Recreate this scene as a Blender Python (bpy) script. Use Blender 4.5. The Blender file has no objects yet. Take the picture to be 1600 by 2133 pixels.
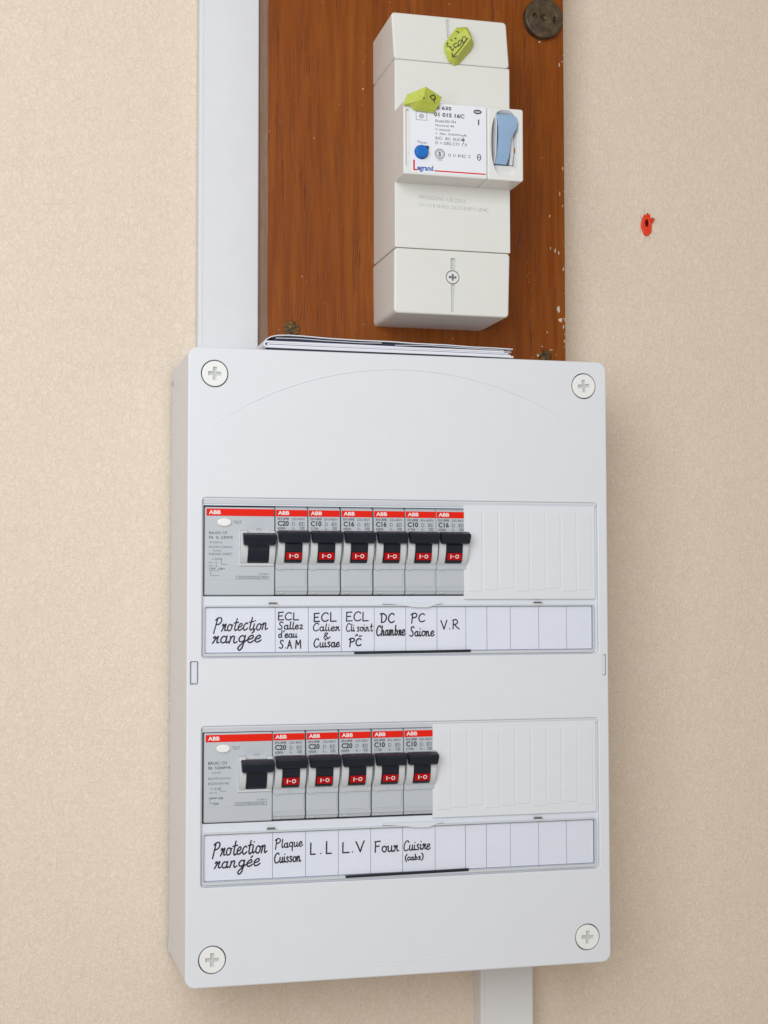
import bpy, bmesh, math, random
from mathutils import Vector, Matrix
from mathutils.geometry import tessellate_polygon
random.seed(7)
S = bpy.context.scene
C = S.collection
MM = 0.001

# ------------------------------------------------------------------ camera
cam_d = bpy.data.cameras.new('camera'); cam = bpy.data.objects.new('camera', cam_d); C.objects.link(cam)
cam_d.sensor_fit = 'HORIZONTAL'; cam_d.sensor_width = 36.0; cam_d.lens = 72.0
cam_d.clip_start = 0.01; cam_d.clip_end = 50
yaw, pitch, roll = 0.25239, 0.051604, -0.001168
fw = Vector((math.sin(yaw) * math.cos(pitch), math.cos(yaw) * math.cos(pitch), math.sin(pitch)))
rt0 = Vector((math.cos(yaw), -math.sin(yaw), 0)); up0 = rt0.cross(fw)
rt = rt0 * math.cos(roll) + up0 * math.sin(roll); up = up0 * math.cos(roll) - rt0 * math.sin(roll)
cam.matrix_world = Matrix(((rt.x, up.x, -fw.x, -0.106947), (rt.y, up.y, -fw.y, -0.93384), (rt.z, up.z, -fw.z, 0.217271), (0, 0, 0, 1)))
S.camera = cam
S.render.resolution_x = 768; S.render.resolution_y = 1024

# ------------------------------------------------------------------ light
W = bpy.data.worlds.new('World'); S.world = W; W.use_nodes = True
W.node_tree.nodes['Background'].inputs[0].default_value = (1.0, 0.875, 0.75, 1)
W.node_tree.nodes['Background'].inputs[1].default_value = 0.38
def area(name, loc, target, sx, sy, power, col):
    l = bpy.data.lights.new(name, 'AREA'); l.shape = 'RECTANGLE'; l.size = sx; l.size_y = sy; l.energy = power; l.color = col
    o = bpy.data.objects.new(name, l); C.objects.link(o); o.location = loc
    o.rotation_euler = (Vector(target) - Vector(loc)).to_track_quat('-Z', 'Y').to_euler()
    return o
area('window_light', (-0.40, -1.15, 0.55), (0.05, 0, 0.25), .9, .9, 13.3, (0.885, 0.945, 1.0))
S.view_settings.view_transform = 'Standard'; S.view_settings.look = 'None'; S.view_settings.exposure = 0; S.view_settings.gamma = 1

# ------------------------------------------------------------------ materials
def srgb(r, g, b):
    f = lambda c: (c / 255 / 12.92) if c / 255 <= 0.04045 else ((c / 255 + 0.055) / 1.055) ** 2.4
    return (f(r), f(g), f(b), 1)
class NT:
    def __init__(s, name):
        s.m = bpy.data.materials.new(name); s.m.use_nodes = True; s.t = s.m.node_tree; s.n = s.t.nodes
        s.b = s.n['Principled BSDF']
    def new(s, t, **kw):
        x = s.n.new(t)
        for k, v in kw.items(): setattr(x, k, v)
        return x
    def link(s, a, b): s.t.links.new(a, b)
    def pos(s, sc=(1, 1, 1)):
        g = s.new('ShaderNodeNewGeometry'); m = s.new('ShaderNodeMapping'); m.inputs['Scale'].default_value = sc
        s.link(g.outputs['Position'], m.inputs['Vector']); return m.outputs[0]
    def noise(s, vec, scale, detail=2, rough=.5, dist=0):
        n = s.new('ShaderNodeTexNoise'); s.link(vec, n.inputs['Vector']); n.inputs['Scale'].default_value = scale
        n.inputs['Detail'].default_value = detail; n.inputs['Roughness'].default_value = rough; n.inputs['Distortion'].default_value = dist
        return n.outputs['Fac']
    def ramp(s, fac, stops):
        r = s.new('ShaderNodeValToRGB'); s.link(fac, r.inputs[0]); e = r.color_ramp.elements
        while len(e) < len(stops): e.new(0.5)
        for i, (p, c) in enumerate(stops):
            e[i].position = p; e[i].color = c if len(c) == 4 else (*c, 1)
        return r.outputs[0]
    def mix(s, fac, a, b, mode='MIX'):
        m = s.new('ShaderNodeMix', data_type='RGBA', blend_type=mode)
        for sock, v in ((m.inputs[0], fac), (m.inputs[6], a), (m.inputs[7], b)):
            if hasattr(v, 'is_linked'): s.link(v, sock)
            else: sock.default_value = v
        return m.outputs[2]
    def math(s, op, a, b=0.0):
        m = s.new('ShaderNodeMath', operation=op)
        for i, v in enumerate((a, b)):
            if hasattr(v, 'is_linked'): s.link(v, m.inputs[i])
            else: m.inputs[i].default_value = v
        return m.outputs[0]
    def bump(s, h, dist, strength=1.0, prev=None):
        b = s.new('ShaderNodeBump'); b.inputs['Distance'].default_value = dist; b.inputs['Strength'].default_value = strength
        s.link(h, b.inputs['Height'])
        if prev is not None: s.link(prev, b.inputs['Normal'])
        s.link(b.outputs[0], s.b.inputs['Normal']); return b.outputs[0]

def plastic(name, col, rough=.38, grain=0.000012, spec=.45, mottle=.03):
    t = NT(name); v = t.pos()
    n = t.noise(v, 60, 4, .6)
    c2 = tuple(max(0, c * (1 - mottle)) for c in col[:3]) + (1,)
    t.link(t.mix(n, col, c2), t.b.inputs['Base Color'])
    t.link(t.ramp(t.noise(v, 140, 3), [(.3, (rough - .05,) * 3), (.7, (rough + .07,) * 3)]), t.b.inputs['Roughness'])
    t.b.inputs['Specular IOR Level'].default_value = spec
    if grain: t.bump(t.noise(v, 1800, 2), grain, 1.0)
    return t.m
M = {}
M['cover'] = plastic('white_cover_plastic', (.75, .77, .805, 1), .4, spec=.35, mottle=.045)
M['shell'] = plastic('white_shell_plastic', (.72, .71, .70, 1), .45)
M['frame'] = plastic('white_frame_plastic', (.72, .75, .81, 1), .32)
M['rim'] = plastic('clear_rim_plastic', (.62, .64, .67, 1), .2, spec=.6)
M['ivory'] = plastic('ivory_breaker_plastic', (.75, .745, .705, 1), .42, mottle=.06)
M['ivory_block'] = plastic('ivory_block_plastic', (.76, .755, .735, 1), .36)
M['grey'] = plastic('light_grey_breaker_plastic', (.52, .55, .585, 1), .45, mottle=.05)
M['grey_arm'] = plastic('pale_grey_guard_plastic', (.62, .635, .65, 1), .4)
M['black'] = plastic('black_toggle_plastic', (.006, .011, .022, 1), .3, mottle=.2)
M['red_band'] = plastic('red_band_print', srgb(232, 34, 14), .5, spec=.15)
M['red_tag'] = plastic('red_tag_plastic', srgb(180, 5, 8), .4, spec=.2)
M['button'] = plastic('white_button_plastic', (.85, .85, .83, 1), .3)
M['blue'] = plastic('blue_button_plastic', srgb(0, 105, 190), .4)
M['lever'] = plastic('pale_blue_lever_plastic', srgb(150, 180, 212), .2, spec=.6, mottle=.08)
M['lever'].node_tree.nodes['Principled BSDF'].inputs['Subsurface Weight'].default_value = .25
M['lever'].node_tree.nodes['Principled BSDF'].inputs['Subsurface Scale'].default_value = .003
M['trunk'] = plastic('white_trunking_plastic', (.73, .745, .77, 1), .45, mottle=.08)
M['cream'] = plastic('lower_trunking_plastic', (.76, .755, .755, 1), .42)
M['label'] = plastic('glossy_label_paper', (.80, .82, .87, 1), .35)
M['card'] = plastic('label_card_paper', (.79, .80, .865, 1), .7, mottle=.04)
M['backing'] = plastic('grey_backing', (.22, .23, .32, 1), .7)
M['paper'] = plastic('leaflet_paper', (.76, .77, .84, 1), .6)
M['ink'] = plastic('black_marker_ink', (.008, .008, .02, 1), .5, 0)
M['print_dark'] = plastic('dark_print', (.03, .035, .045, 1), .5, 0)
M['print_grey'] = plastic('grey_print', (.17, .19, .22, 1), .5, 0)
M['print_pale'] = plastic('pale_embossed_print', (.52, .52, .51, 1), .5, 0)
M['print_white'] = plastic('white_print', (.85, .83, .82, 1), .5, 0)
M['print_red'] = plastic('red_print', srgb(215, 25, 30), .4, 0)
M['print_blue'] = plastic('blue_print', srgb(20, 85, 170), .4, 0)
M['dark'] = plastic('dark_void_plastic', (.02, .022, .025, 1), .6)
M['navy'] = plastic('dark_navy_strip', (.012, .015, .026, 1), .4)
M['slot'] = plastic('grey_green_slot', (.56, .58, .56, 1), .5)
M['navy_print_shade'] = plastic('navy_print_and_shade', (.02, .025, .06, 1), .5)  # navy print inside the leaflet, and painted shade under and between the papers
M['plug'] = plastic('red_orange_plug_plastic', srgb(232, 62, 26), .35)
M['bore'] = plastic('dark_red_bore', (.06, .006, .004, 1), .8, spec=.1)
M['chip'] = plastic('white_paint_chip', (.58, .50, .42, 1), .7)
M['brown'] = plastic('brown_stud', srgb(150, 105, 60), .4)
M['metal_clip'] = plastic('grey_clip', (.16, .14, .12, 1), .5)

def seal_mat():
    t = NT('yellow_green_seal_foil'); v = t.pos()
    n = t.noise(v, 500, 4, .6)
    t.link(t.mix(n, srgb(196, 202, 84), srgb(172, 184, 66)), t.b.inputs['Base Color'])
    t.b.inputs['Roughness'].default_value = .5
    t.bump(t.noise(v, 420, 3, .6, 1.2), .0005, .8); return t.m
M['seal'] = seal_mat()

def clear_mat():
    t = NT('clear_cover_plastic'); t.n.remove(t.b)
    tr = t.new('ShaderNodeBsdfTransparent'); tr.inputs[0].default_value = (.995, .997, 1, 1)
    gl = t.new('ShaderNodeBsdfGlossy'); gl.inputs['Roughness'].default_value = .12
    fr = t.new('ShaderNodeFresnel'); fr.inputs[0].default_value = 1.22
    mx = t.new('ShaderNodeMixShader'); t.link(fr.outputs[0], mx.inputs[0]); t.link(tr.outputs[0], mx.inputs[1]); t.link(gl.outputs[0], mx.inputs[2])
    t.link(mx.outputs[0], t.n['Material Output'].inputs[0]); return t.m
M['clear'] = clear_mat()

def wall_mat():
    t = NT('textured_beige_wallpaper'); v = t.pos((1, 1, .85))
    a = t.noise(v, 340, 3, .55, 1.6)
    ridge = t.math('ABSOLUTE', t.math('SUBTRACT', a, .5))                # thin winding lines where the noise crosses its middle
    vein = t.ramp(ridge, [(0.0, (1, 1, 1)), (.03, (0, 0, 0))])
    patch = t.ramp(t.noise(v, 95, 3), [(.38, (0, 0, 0)), (.62, (1, 1, 1))])
    b = t.noise(v, 520, 2, .5, 1.2)
    speck = t.ramp(b, [(.60, (0, 0, 0)), (.74, (1, 1, 1))])
    broad = t.noise(v, 14, 5, .6)
    base = t.mix(broad, (.785, .66, .535, 1), (.805, .69, .57, 1))
    c = t.mix(t.math('MULTIPLY', t.math('MULTIPLY', vein, patch), .45), base, (.66, .48, .32, 1))
    c = t.mix(t.math('MULTIPLY', speck, .30), c, (.83, .77, .71, 1))
    t.link(c, t.b.inputs['Base Color'])
    t.b.inputs['Roughness'].default_value = .75; t.b.inputs['Specular IOR Level'].default_value = .25
    r2 = t.ramp(ridge, [(0, (0, 0, 0)), (.09, (1, 1, 1))])
    p = t.bump(r2, .00018, .7)
    t.bump(t.noise(v, 600, 3, .6, .8), .00026, .8, p)
    return t.m
M['wall'] = wall_mat()

def wood_mat(name, varnish=True):
    t = NT(name)
    v = t.pos((1, 1, .05)); vf = t.pos((1, 1, .075)); vp = t.pos()
    g = t.noise(v, 260, 6, .7, .4)
    broad = t.noise(t.pos((1, 1, .22)), 22, 4, .55, .5)
    if varnish: c = t.ramp(g, [(.28, srgb(110, 54, 8)), (.5, srgb(133, 68, 12)), (.72, srgb(148, 81, 22))])
    else: c = t.ramp(g, [(.3, srgb(112, 82, 62)), (.7, srgb(150, 118, 96))])
    c = t.mix(t.math('MULTIPLY', t.ramp(broad, [(.35, (0, 0, 0)), (.68, (1, 1, 1))]), .28), c, srgb(116, 50, 6) if varnish else srgb(150, 110, 80))
    pore = t.ramp(t.noise(vf, 620, 2, .5), [(.60, (0, 0, 0)), (.68, (1, 1, 1))])
    mask = t.ramp(t.noise(t.pos((1, 1, .3)), 60, 2), [(.42, (0, 0, 0)), (.6, (1, 1, 1))])
    pm = t.math('MULTIPLY', pore, mask)
    c = t.mix(t.math('MULTIPLY', pm, .42), c, srgb(76, 32, 10))
    # pale scratches and flecks of dried plaster
    sc = t.ramp(t.noise(t.pos((1, 1, .35)), 430, 1, .4, .5), [(.77, (0, 0, 0)), (.80, (1, 1, 1))])
    c = t.mix(t.math('MULTIPLY', sc, .35), c, srgb(196, 132, 88))
    fl = t.ramp(t.noise(vp, 420, 1), [(.80, (0, 0, 0)), (.82, (1, 1, 1))])
    c = t.mix(t.math('MULTIPLY', fl, .7), c, srgb(205, 180, 160))
    t.link(c, t.b.inputs['Base Color'])
    t.link(t.ramp(t.noise(vp, 70, 4), [(.3, (.34,) * 3), (.7, (.55,) * 3)]), t.b.inputs['Roughness'])
    t.b.inputs['Specular IOR Level'].default_value = .22 if varnish else .2
    p = t.bump(g, .00012, .5); t.bump(pm, -.00015, .8, p)
    return t.m
M['wood'] = wood_mat('varnished_brown_wood'); M['wood_edge'] = wood_mat('bare_wood_edge', False)

def disc_mat():
    t = NT('grimy_dark_bakelite'); v = t.pos()
    c = t.ramp(t.noise(v, 170, 5, .65), [(.3, srgb(44, 34, 22)), (.55, srgb(76, 60, 38)), (.75, srgb(112, 90, 58))])
    t.link(c, t.b.inputs['Base Color']); t.b.inputs['Roughness'].default_value = .5
    t.bump(t.noise(v, 500, 4), .0002, .8); return t.m
M['bakelite'] = disc_mat()
def brass_mat():
    t = NT('tarnished_brass'); v = t.pos()
    c = t.ramp(t.noise(v, 420, 4, .6), [(.35, srgb(56, 40, 18)), (.65, srgb(128, 98, 50))])
    t.link(c, t.b.inputs['Base Color']); t.b.inputs['Metallic'].default_value = .7; t.b.inputs['Roughness'].default_value = .5
    t.bump(t.noise(v, 700, 3), .0003, .8); return t.m
M['brass'] = brass_mat()

# ------------------------------------------------------------------ object helpers (all lengths in mm)
def worldloc(o):
    v = Vector((0, 0, 0))
    while o is not None: v += o.location; o = o.parent
    return v
def obj(name, bm, mats, parent=None, smooth=None):
    """link a bmesh (world mm) as one mesh object, its origin at its parent's base"""
    me = bpy.data.meshes.new(name)
    off = worldloc(parent)
    for v in bm.verts: v.co = v.co * MM - off
    if smooth is not None:
        for f in bm.faces: f.smooth = True
        for e in bm.edges:
            if len(e.link_faces) == 2 and e.calc_face_angle(0) > math.radians(smooth): e.smooth = False
    bm.to_mesh(me); bm.free()
    for m in (mats if isinstance(mats, (list, tuple)) else [mats]): me.materials.append(M[m])
    o = bpy.data.objects.new(name, me); C.objects.link(o); o.parent = parent
    return o
def thing(name, label, cat, loc=(0, 0, 0), group=None):
    o = bpy.data.objects.new(name, None); C.objects.link(o); o.location = Vector(loc) * MM
    o.empty_display_size = .01; o['label'] = label; o['category'] = cat
    if group: o['group'] = group
    return o
def box(bm, x0, y0, z0, x1, y1, z1, b=0, seg=2, mi=0):
    g = bmesh.ops.create_cube(bm, size=1)
    vs = g['verts']
    for v in vs: v.co = Vector(((x0 + x1) / 2 + v.co.x * (x1 - x0), (y0 + y1) / 2 + v.co.y * (y1 - y0), (z0 + z1) / 2 + v.co.z * (z1 - z0)))
    fs = list({f for v in vs for f in v.link_faces})
    for f in fs: f.material_index = mi
    if b: bmesh.ops.bevel(bm, geom=list({e for f in fs for e in f.edges}), offset=b, segments=seg, affect='EDGES', profile=.5)
    return bm
def prism(bm, poly, x0, x1, b=0, seg=2, mi=0):
    """polygon of (y, z) points extruded along x"""
    a = [bm.verts.new((x0, y, z)) for y, z in poly]; c = [bm.verts.new((x1, y, z)) for y, z in poly]
    n = len(poly); fs = [bm.faces.new(a), bm.faces.new(c[::-1])]
    for i in range(n): fs.append(bm.faces.new((a[i], c[i], c[(i + 1) % n], a[(i + 1) % n])))
    bmesh.ops.recalc_face_normals(bm, faces=fs)
    for f in fs: f.material_index = mi
    if b: bmesh.ops.bevel(bm, geom=[e for f in fs[:2] for e in f.edges], offset=b, segments=seg, affect='EDGES')
    return bm
def cyl(bm, x, z, r, y0, y1, n=32, b=0, mi=0, rz=None):
    plate(bm, ell(x, z, r, rz or r, n), [], y0, y1, b, back=True, mi=mi); return bm
def rr(x0, z0, x1, z1, r, n=5):
    def f(d=0):
        R = max(.05, r - d); P = []
        for cx, cz, a0 in ((x1 - d - R, z1 - d - R, 0), (x0 + d + R, z1 - d - R, 90), (x0 + d + R, z0 + d + R, 180), (x1 - d - R, z0 + d + R, 270)):
            for i in range(n + 1):
                a = math.radians(a0 + 90 * i / n); P.append((cx + R * math.cos(a), cz + R * math.sin(a)))
        return P
    return f
def ell(x, z, rx, rz, n=40):
    return lambda d=0: [(x + (rx - d) * math.cos(2 * math.pi * i / n), z + (rz - d) * math.sin(2 * math.pi * i / n)) for i in range(n)]
def pol(pts):
    n = len(pts)
    def f(d=0):
        if d == 0: return list(pts)
        out = []
        for i in range(n):
            p, a, c = Vector(pts[i]), Vector(pts[i - 1]), Vector(pts[(i + 1) % n])
            e1 = (p - a).normalized(); e2 = (c - p).normalized()
            n1 = Vector((-e1.y, e1.x)); n2 = Vector((-e2.y, e2.x)); m = (n1 + n2)
            m = m / max(.3, m.length_squared) * 2
            out.append(tuple(p + m * d))
        return out
    return f
def rings(bm, levels, mi=0):
    """loft between successive rings; levels = [(points, y)]"""
    prev = None; first = None
    for pts, y in levels:
        r = [bm.verts.new((x, y, z)) for x, z in pts]
        if first is None: first = r
        if prev:
            n = len(r)
            for i in range(n):
                f = bm.faces.new((prev[i], prev[(i + 1) % n], r[(i + 1) % n], r[i])); f.material_index = mi
        prev = r
    return first, prev
def plate(bm, outer, holes, yf, yb, b=.4, seg=3, back=False, mi=0):
    """plate seen from -y with rounded edges; holes = [(outline, depth, bevel, floor material or None)]"""
    def lv(o, sgn, b, yend):
        L = []
        if b:
            for i in range(seg + 1):
                t = math.pi / 2 * i / seg; L.append((o(sgn * b * (1 - math.sin(t))), yf + b * (1 - math.cos(t))))
        else: L.append((o(0), yf))
        L.append((o(0), yend)); return L
    fr, bk = rings(bm, lv(outer, 1, b, yb), mi)
    loops = [fr]
    for h in holes:
        o, dep, hb, fl = h
        f0, b0 = rings(bm, lv(o, -1, hb, yf + dep), mi); loops.append(f0)
        if fl is not None:
            f = bm.faces.new(b0); f.material_index = fl
            if f.normal.y > 0: f.normal_flip()
    flat = [v for l in loops for v in l]
    for t in tessellate_polygon([[v.co.copy() for v in l] for l in loops]):
        vs = [flat[i] for i in t]
        try: f = bm.faces.new(vs)
        except ValueError: continue
        f.material_index = mi; f.normal_update()
        if f.normal.y > 0: f.normal_flip()
    if back: bm.faces.new(bk[::-1]).material_index = mi
    return bm
def B(): return bmesh.new()

# lettering -----------------------------------------------------------
_cache = {}
def glyph_mesh(s, bold=False):
    k = (s, bold)
    if k not in _cache:
        cu = bpy.data.curves.new('t', 'FONT'); cu.body = s; cu.size = 1; cu.resolution_u = 3
        cu.offset = .03 if bold else .003
        o = bpy.data.objects.new('t', cu); C.objects.link(o)
        me = bpy.data.meshes.new_from_object(o.evaluated_get(bpy.context.evaluated_depsgraph_get()))
        vs = [v.co.copy() for v in me.vertices]; fs = [tuple(p.vertices) for p in me.polygons]
        bpy.data.objects.remove(o); bpy.data.curves.remove(cu); bpy.data.meshes.remove(me)
        _cache[k] = (vs, fs)
    return _cache[k]
def text(bm, s, x0, z0, x1, z1, y, mi=0, bold=False, rise=0):
    """flat print stretched to the rectangle x0..x1, z0..z1 on the face at y; rise = climb towards the right end"""
    vs, fs = glyph_mesh(s, bold)
    ax = min(v.x for v in vs); bx = max(v.x for v in vs); az = min(v.y for v in vs); bz = max(v.y for v in vs)
    new = [bm.verts.new((x0 + (v.x - ax) / (bx - ax) * (x1 - x0), y, z0 + (v.y - az) / (bz - az) * (z1 - z0) + rise * (v.x - ax) / (bx - ax))) for v in vs]
    for f in fs:
        try: bm.faces.new([new[i] for i in f]).material_index = mi
        except ValueError: pass
def bar(bm, x0, z0, x1, z1, y, mi=0):
    v = [bm.verts.new(p) for p in ((x0, y, z0), (x1, y, z0), (x1, y, z1), (x0, y, z1))]; bm.faces.new(v).material_index = mi
def ring(bm, x, z, rx, rz, w, y, n=24, mi=0):
    o = [bm.verts.new((x + rx * math.cos(6.2832 * i / n), y, z + rz * math.sin(6.2832 * i / n))) for i in range(n)]
    q = [bm.verts.new((x + (rx - w) * math.cos(6.2832 * i / n), y, z + (rz - w) * math.sin(6.2832 * i / n))) for i in range(n)]
    for i in range(n): bm.faces.new((o[i], o[(i + 1) % n], q[(i + 1) % n], q[i])).material_index = mi

# handwriting: a stroke alphabet (x height 1, capitals 1.8), smoothed and drawn as a flattened ink bead
def el(cx, cz, rx, rz, a0, a1, n=9):
    return [(cx + rx * math.cos(math.radians(a0 + (a1 - a0) * i / n)), cz + rz * math.sin(math.radians(a0 + (a1 - a0) * i / n))) for i in range(n + 1)]
G = {
 'P': (1.15, [[(.28, 1.7), (.2, .8), (.12, -.3)], [(0, 1.5), (.3, 1.8), (.8, 1.8), (.98, 1.4), (.75, 1.0), (.25, .85)]]),
 'r': (.75, [[(0, .75), (.15, .98), (.24, .7), (.18, .35), (.05, 0)], [(.2, .45), (.4, .85), (.55, .95), (.5, .5), (.55, .1), (.8, .12)]]),
 'o': (.85, [el(.4, .48, .34, .46, 80, 450), [(.45, .95), (.65, .8), (.85, .85)]]),
 't': (.65, [[(.35, 1.75), (.28, .8), (.3, .2), (.5, 0), (.7, .2)], [(0, 1.1), (.7, 1.2)]]),
 'e': (.75, [[(.05, .45), (.45, .55), (.6, .8), (.42, 1.0), (.12, .75), (.05, .35), (.25, .02), (.55, .08), (.78, .3)]]),
 'é': (.75, [[(.05, .45), (.45, .55), (.6, .8), (.42, 1.0), (.12, .75), (.05, .35), (.25, .02), (.55, .08), (.78, .3)], [(.35, 1.3), (.55, 1.55)]]),
 'c': (.7, [[(.6, .85), (.4, 1.0), (.12, .75), (.05, .35), (.25, .02), (.5, .08), (.72, .3)]]),
 'i': (.42, [[(.1, .95), (.1, .3), (.22, .02), (.42, .2)], [(.12, 1.4), (.15, 1.44)]]),
 'n': (.95, [[(.05, .95), (.1, .5), (.05, 0)], [(.1, .6), (.3, .95), (.5, .85), (.52, .3), (.65, .02), (.92, .2)]]),
 'm': (1.3, [[(.05, .95), (.1, .5), (.05, 0)], [(.1, .6), (.28, .95), (.45, .8), (.44, 0)], [(.45, .6), (.65, .95), (.85, .8), (.86, .25), (1.0, .02), (1.25, .2)]]),
 'a': (.9, [el(.36, .46, .31, .44, 50, 400), [(.66, .95), (.64, .3), (.75, .02), (.92, .18)]]),
 'g': (.9, [el(.36, .5, .31, .42, 50, 400), [(.66, .95), (.66, .1), (.6, -.75), (.35, -1.05), (.15, -.75), (.4, -.3), (.95, .3)]]),
 'q': (.85, [el(.36, .5, .31, .42, 50, 400), [(.66, .95), (.64, .1), (.62, -.8)]]),
 'd': (.85, [el(.34, .42, .3, .42, 50, 400), [(.7, 1.75), (.62, .8), (.64, .2), (.8, .05)]]),
 'u': (.85, [[(.08, .95), (.06, .35), (.2, .02), (.5, .15), (.6, .5)], [(.62, .95), (.62, .3), (.72, .02), (.9, .15)]]),
 'l': (.42, [[(.2, 1.7), (.12, .8), (.14, .2), (.26, 0), (.42, .15)]]),
 'h': (.85, [[(.12, 1.75), (.1, .8), (.08, 0)], [(.1, .55), (.32, .95), (.52, .8), (.52, .25), (.62, .02), (.82, .15)]]),
 'b': (.8, [[(.15, 1.75), (.1, .8), (.1, .1)], [(.1, .2), (.35, .0), (.62, .4), (.45, .9), (.15, .7)]]),
 's': (.65, [[(.52, .88), (.3, 1.0), (.12, .8), (.3, .55), (.52, .3), (.35, .02), (.05, .1)]]),
 'z': (.65, [[(.05, .9), (.3, 1.0), (.5, .85), (.15, .1), (.35, .05), (.65, .12)]]),
 'k': (.7, [[(.12, 1.6), (.1, 0)], [(.55, .95), (.15, .45), (.6, 0)]]),
 'v': (.6, [[(.05, .95), (.25, .02), (.5, .95)]]),
 'C': (1.1, [[(1.0, 1.5), (.75, 1.78), (.35, 1.6), (.08, 1.0), (.12, .35), (.45, .0), (.85, .12), (1.0, .3)]]),
 'S': (1.0, [[(.85, 1.55), (.6, 1.8), (.25, 1.6), (.3, 1.15), (.65, .75), (.68, .25), (.35, 0), (.0, .2)]]),
 'E': (1.0, [[(.15, 1.75), (.13, .9), (.12, 0)], [(.1, 1.75), (.85, 1.8)], [(.12, .9), (.7, .95)], [(.1, 0), (.9, .05)]]),
 'L': (1.0, [[(.15, 1.8), (.13, .9), (.12, 0)], [(.12, 0), (.5, .02), (.9, .02)]]),
 'A': (1.1, [[(.05, 0), (.3, .9), (.5, 1.75)], [(.5, 1.75), (.7, .9), (.95, 0)], [(.2, .6), (.8, .62)]]),
 'M': (1.3, [[(.1, 0), (.15, .9), (.22, 1.7)], [(.22, 1.7), (.6, .7)], [(.6, .7), (1.05, 1.75)], [(1.05, 1.75), (1.08, .9), (1.12, 0)]]),
 'D': (1.25, [[(.28, 1.75), (.26, .9), (.22, 0)], [(0, 1.72), (.5, 1.8), (1.0, 1.4), (1.05, .75), (.7, .15), (.22, .05)]]),
 'V': (1.15, [[(.05, 1.75), (.3, .9), (.55, 0)], [(.55, 0), (.75, .9), (1.0, 1.8)]]),
 'R': (1.2, [[(.2, 1.75), (.18, .9), (.15, 0)], [(.1, 1.7), (.6, 1.85), (.85, 1.4), (.65, 1.0), (.2, .85)], [(.4, .9), (.7, .4), (1.1, 0)]]),
 'F': (1.05, [[(.18, 1.75), (.16, .9), (.12, 0)], [(.05, 1.75), (.95, 1.82)], [(.15, .98), (.75, 1.02)]]),
 '.': (.4, [[(.15, .05), (.18, .08)]]),
 "'": (.3, [[(.15, 1.5), (.2, 1.85)]]),
 '&': (.8, [[(.6, .1), (.2, 1.2), (.3, 1.75), (.5, 1.5), (.1, .6), (.2, .05), (.5, .1), (.8, .6)]]),
 '~': (.9, [[(.0, .7), (.2, .95), (.3, .75)], [(.5, .75), (.7, .65), (.9, .8)]]),
 '(': (.5, [[(.45, 1.9), (.12, 1.2), (.12, .4), (.4, -.3)]]),
 ')': (.5, [[(.05, 1.9), (.4, 1.2), (.4, .4), (.1, -.3)]]),
 ' ': (.35, []),
}
def catmull(p, n=5):
    if len(p) < 3: return list(p)
    q = [p[0]] + list(p) + [p[-1]]; out = []
    for i in range(1, len(q) - 2):
        a, b, c, d = (Vector(q[j]) for j in (i - 1, i, i + 1, i + 2))
        for k in range(n):
            t = k / n; out.append(tuple(.5 * ((2 * b) + (c - a) * t + (2 * a - 5 * b + 4 * c - d) * t * t + (3 * b - a - 3 * c + d) * t ** 3)))
    out.append(tuple(p[-1])); return out
def bead(bm, pts, r, y, mi=0):
    """half-round ink line through (x, z) points, a flattened bead with tapered rounded ends"""
    P = [Vector(p) for p in pts]; n = len(P); R = []
    for i, p in enumerate(P):
        t = (P[min(n - 1, i + 1)] - P[max(0, i - 1)])
        t = t.normalized() if t.length > 1e-6 else Vector((1, 0))
        R.append((p, t, r * random.uniform(.9, 1.08)))
    R = [(R[0][0] - R[0][1] * r * .8, R[0][1], r * .45)] + R + [(R[-1][0] + R[-1][1] * r * .8, R[-1][1], r * .4)]
    prev = None
    for p, t, w in R:
        nn = Vector((-t.y, t.x))
        row = [bm.verts.new((p.x + nn.x * w * k, y - h * .05, p.y + nn.y * w * k)) for k, h in ((-1, 0), (-.5, .85), (.5, .85), (1, 0))]
        if prev:
            for i in range(3): bm.faces.new((prev[i], prev[i + 1], row[i + 1], row[i])).material_index = mi
        else: bm.faces.new(row).material_index = mi
        prev = row
    bm.faces.new(prev[::-1]).material_index = mi
def write(bm, s, x0, z0, x1, z1, y, r=.33, slant=.12, rise=0.0, kern=.12):
    r *= 1.14
    """a handwritten word filling the rectangle"""
    st = []; x = 0
    for ch in s:
        w, ss = G[ch]; dz = random.uniform(-.04, .04); sc = random.uniform(.96, 1.05)
        for q in ss:
            c = catmull(q)
            st.append([(x + a * sc + b * slant, b * sc + dz) for a, b in c])
        x += w + kern
    ax = min(p[0] for q in st for p in q); bx = max(p[0] for q in st for p in q)
    az = min(p[1] for q in st for p in q); bz = max(p[1] for q in st for p in q)
    k = 0
    for q in st:
        bead(bm, [(x0 + (a - ax) / (bx - ax) * (x1 - x0), z0 + (b - az) / max(.01, bz - az) * (z1 - z0) + rise * (a - ax) / (bx - ax)) for a, b in q], r, y - .006 * (k % 4)); k += 1

# ------------------------------------------------------------------ the wall
bm = B(); box(bm, -900, 0, -700, 1200, 120, 1400)
wall = obj('wall', bm, 'wall'); wall['kind'] = 'structure'

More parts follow.
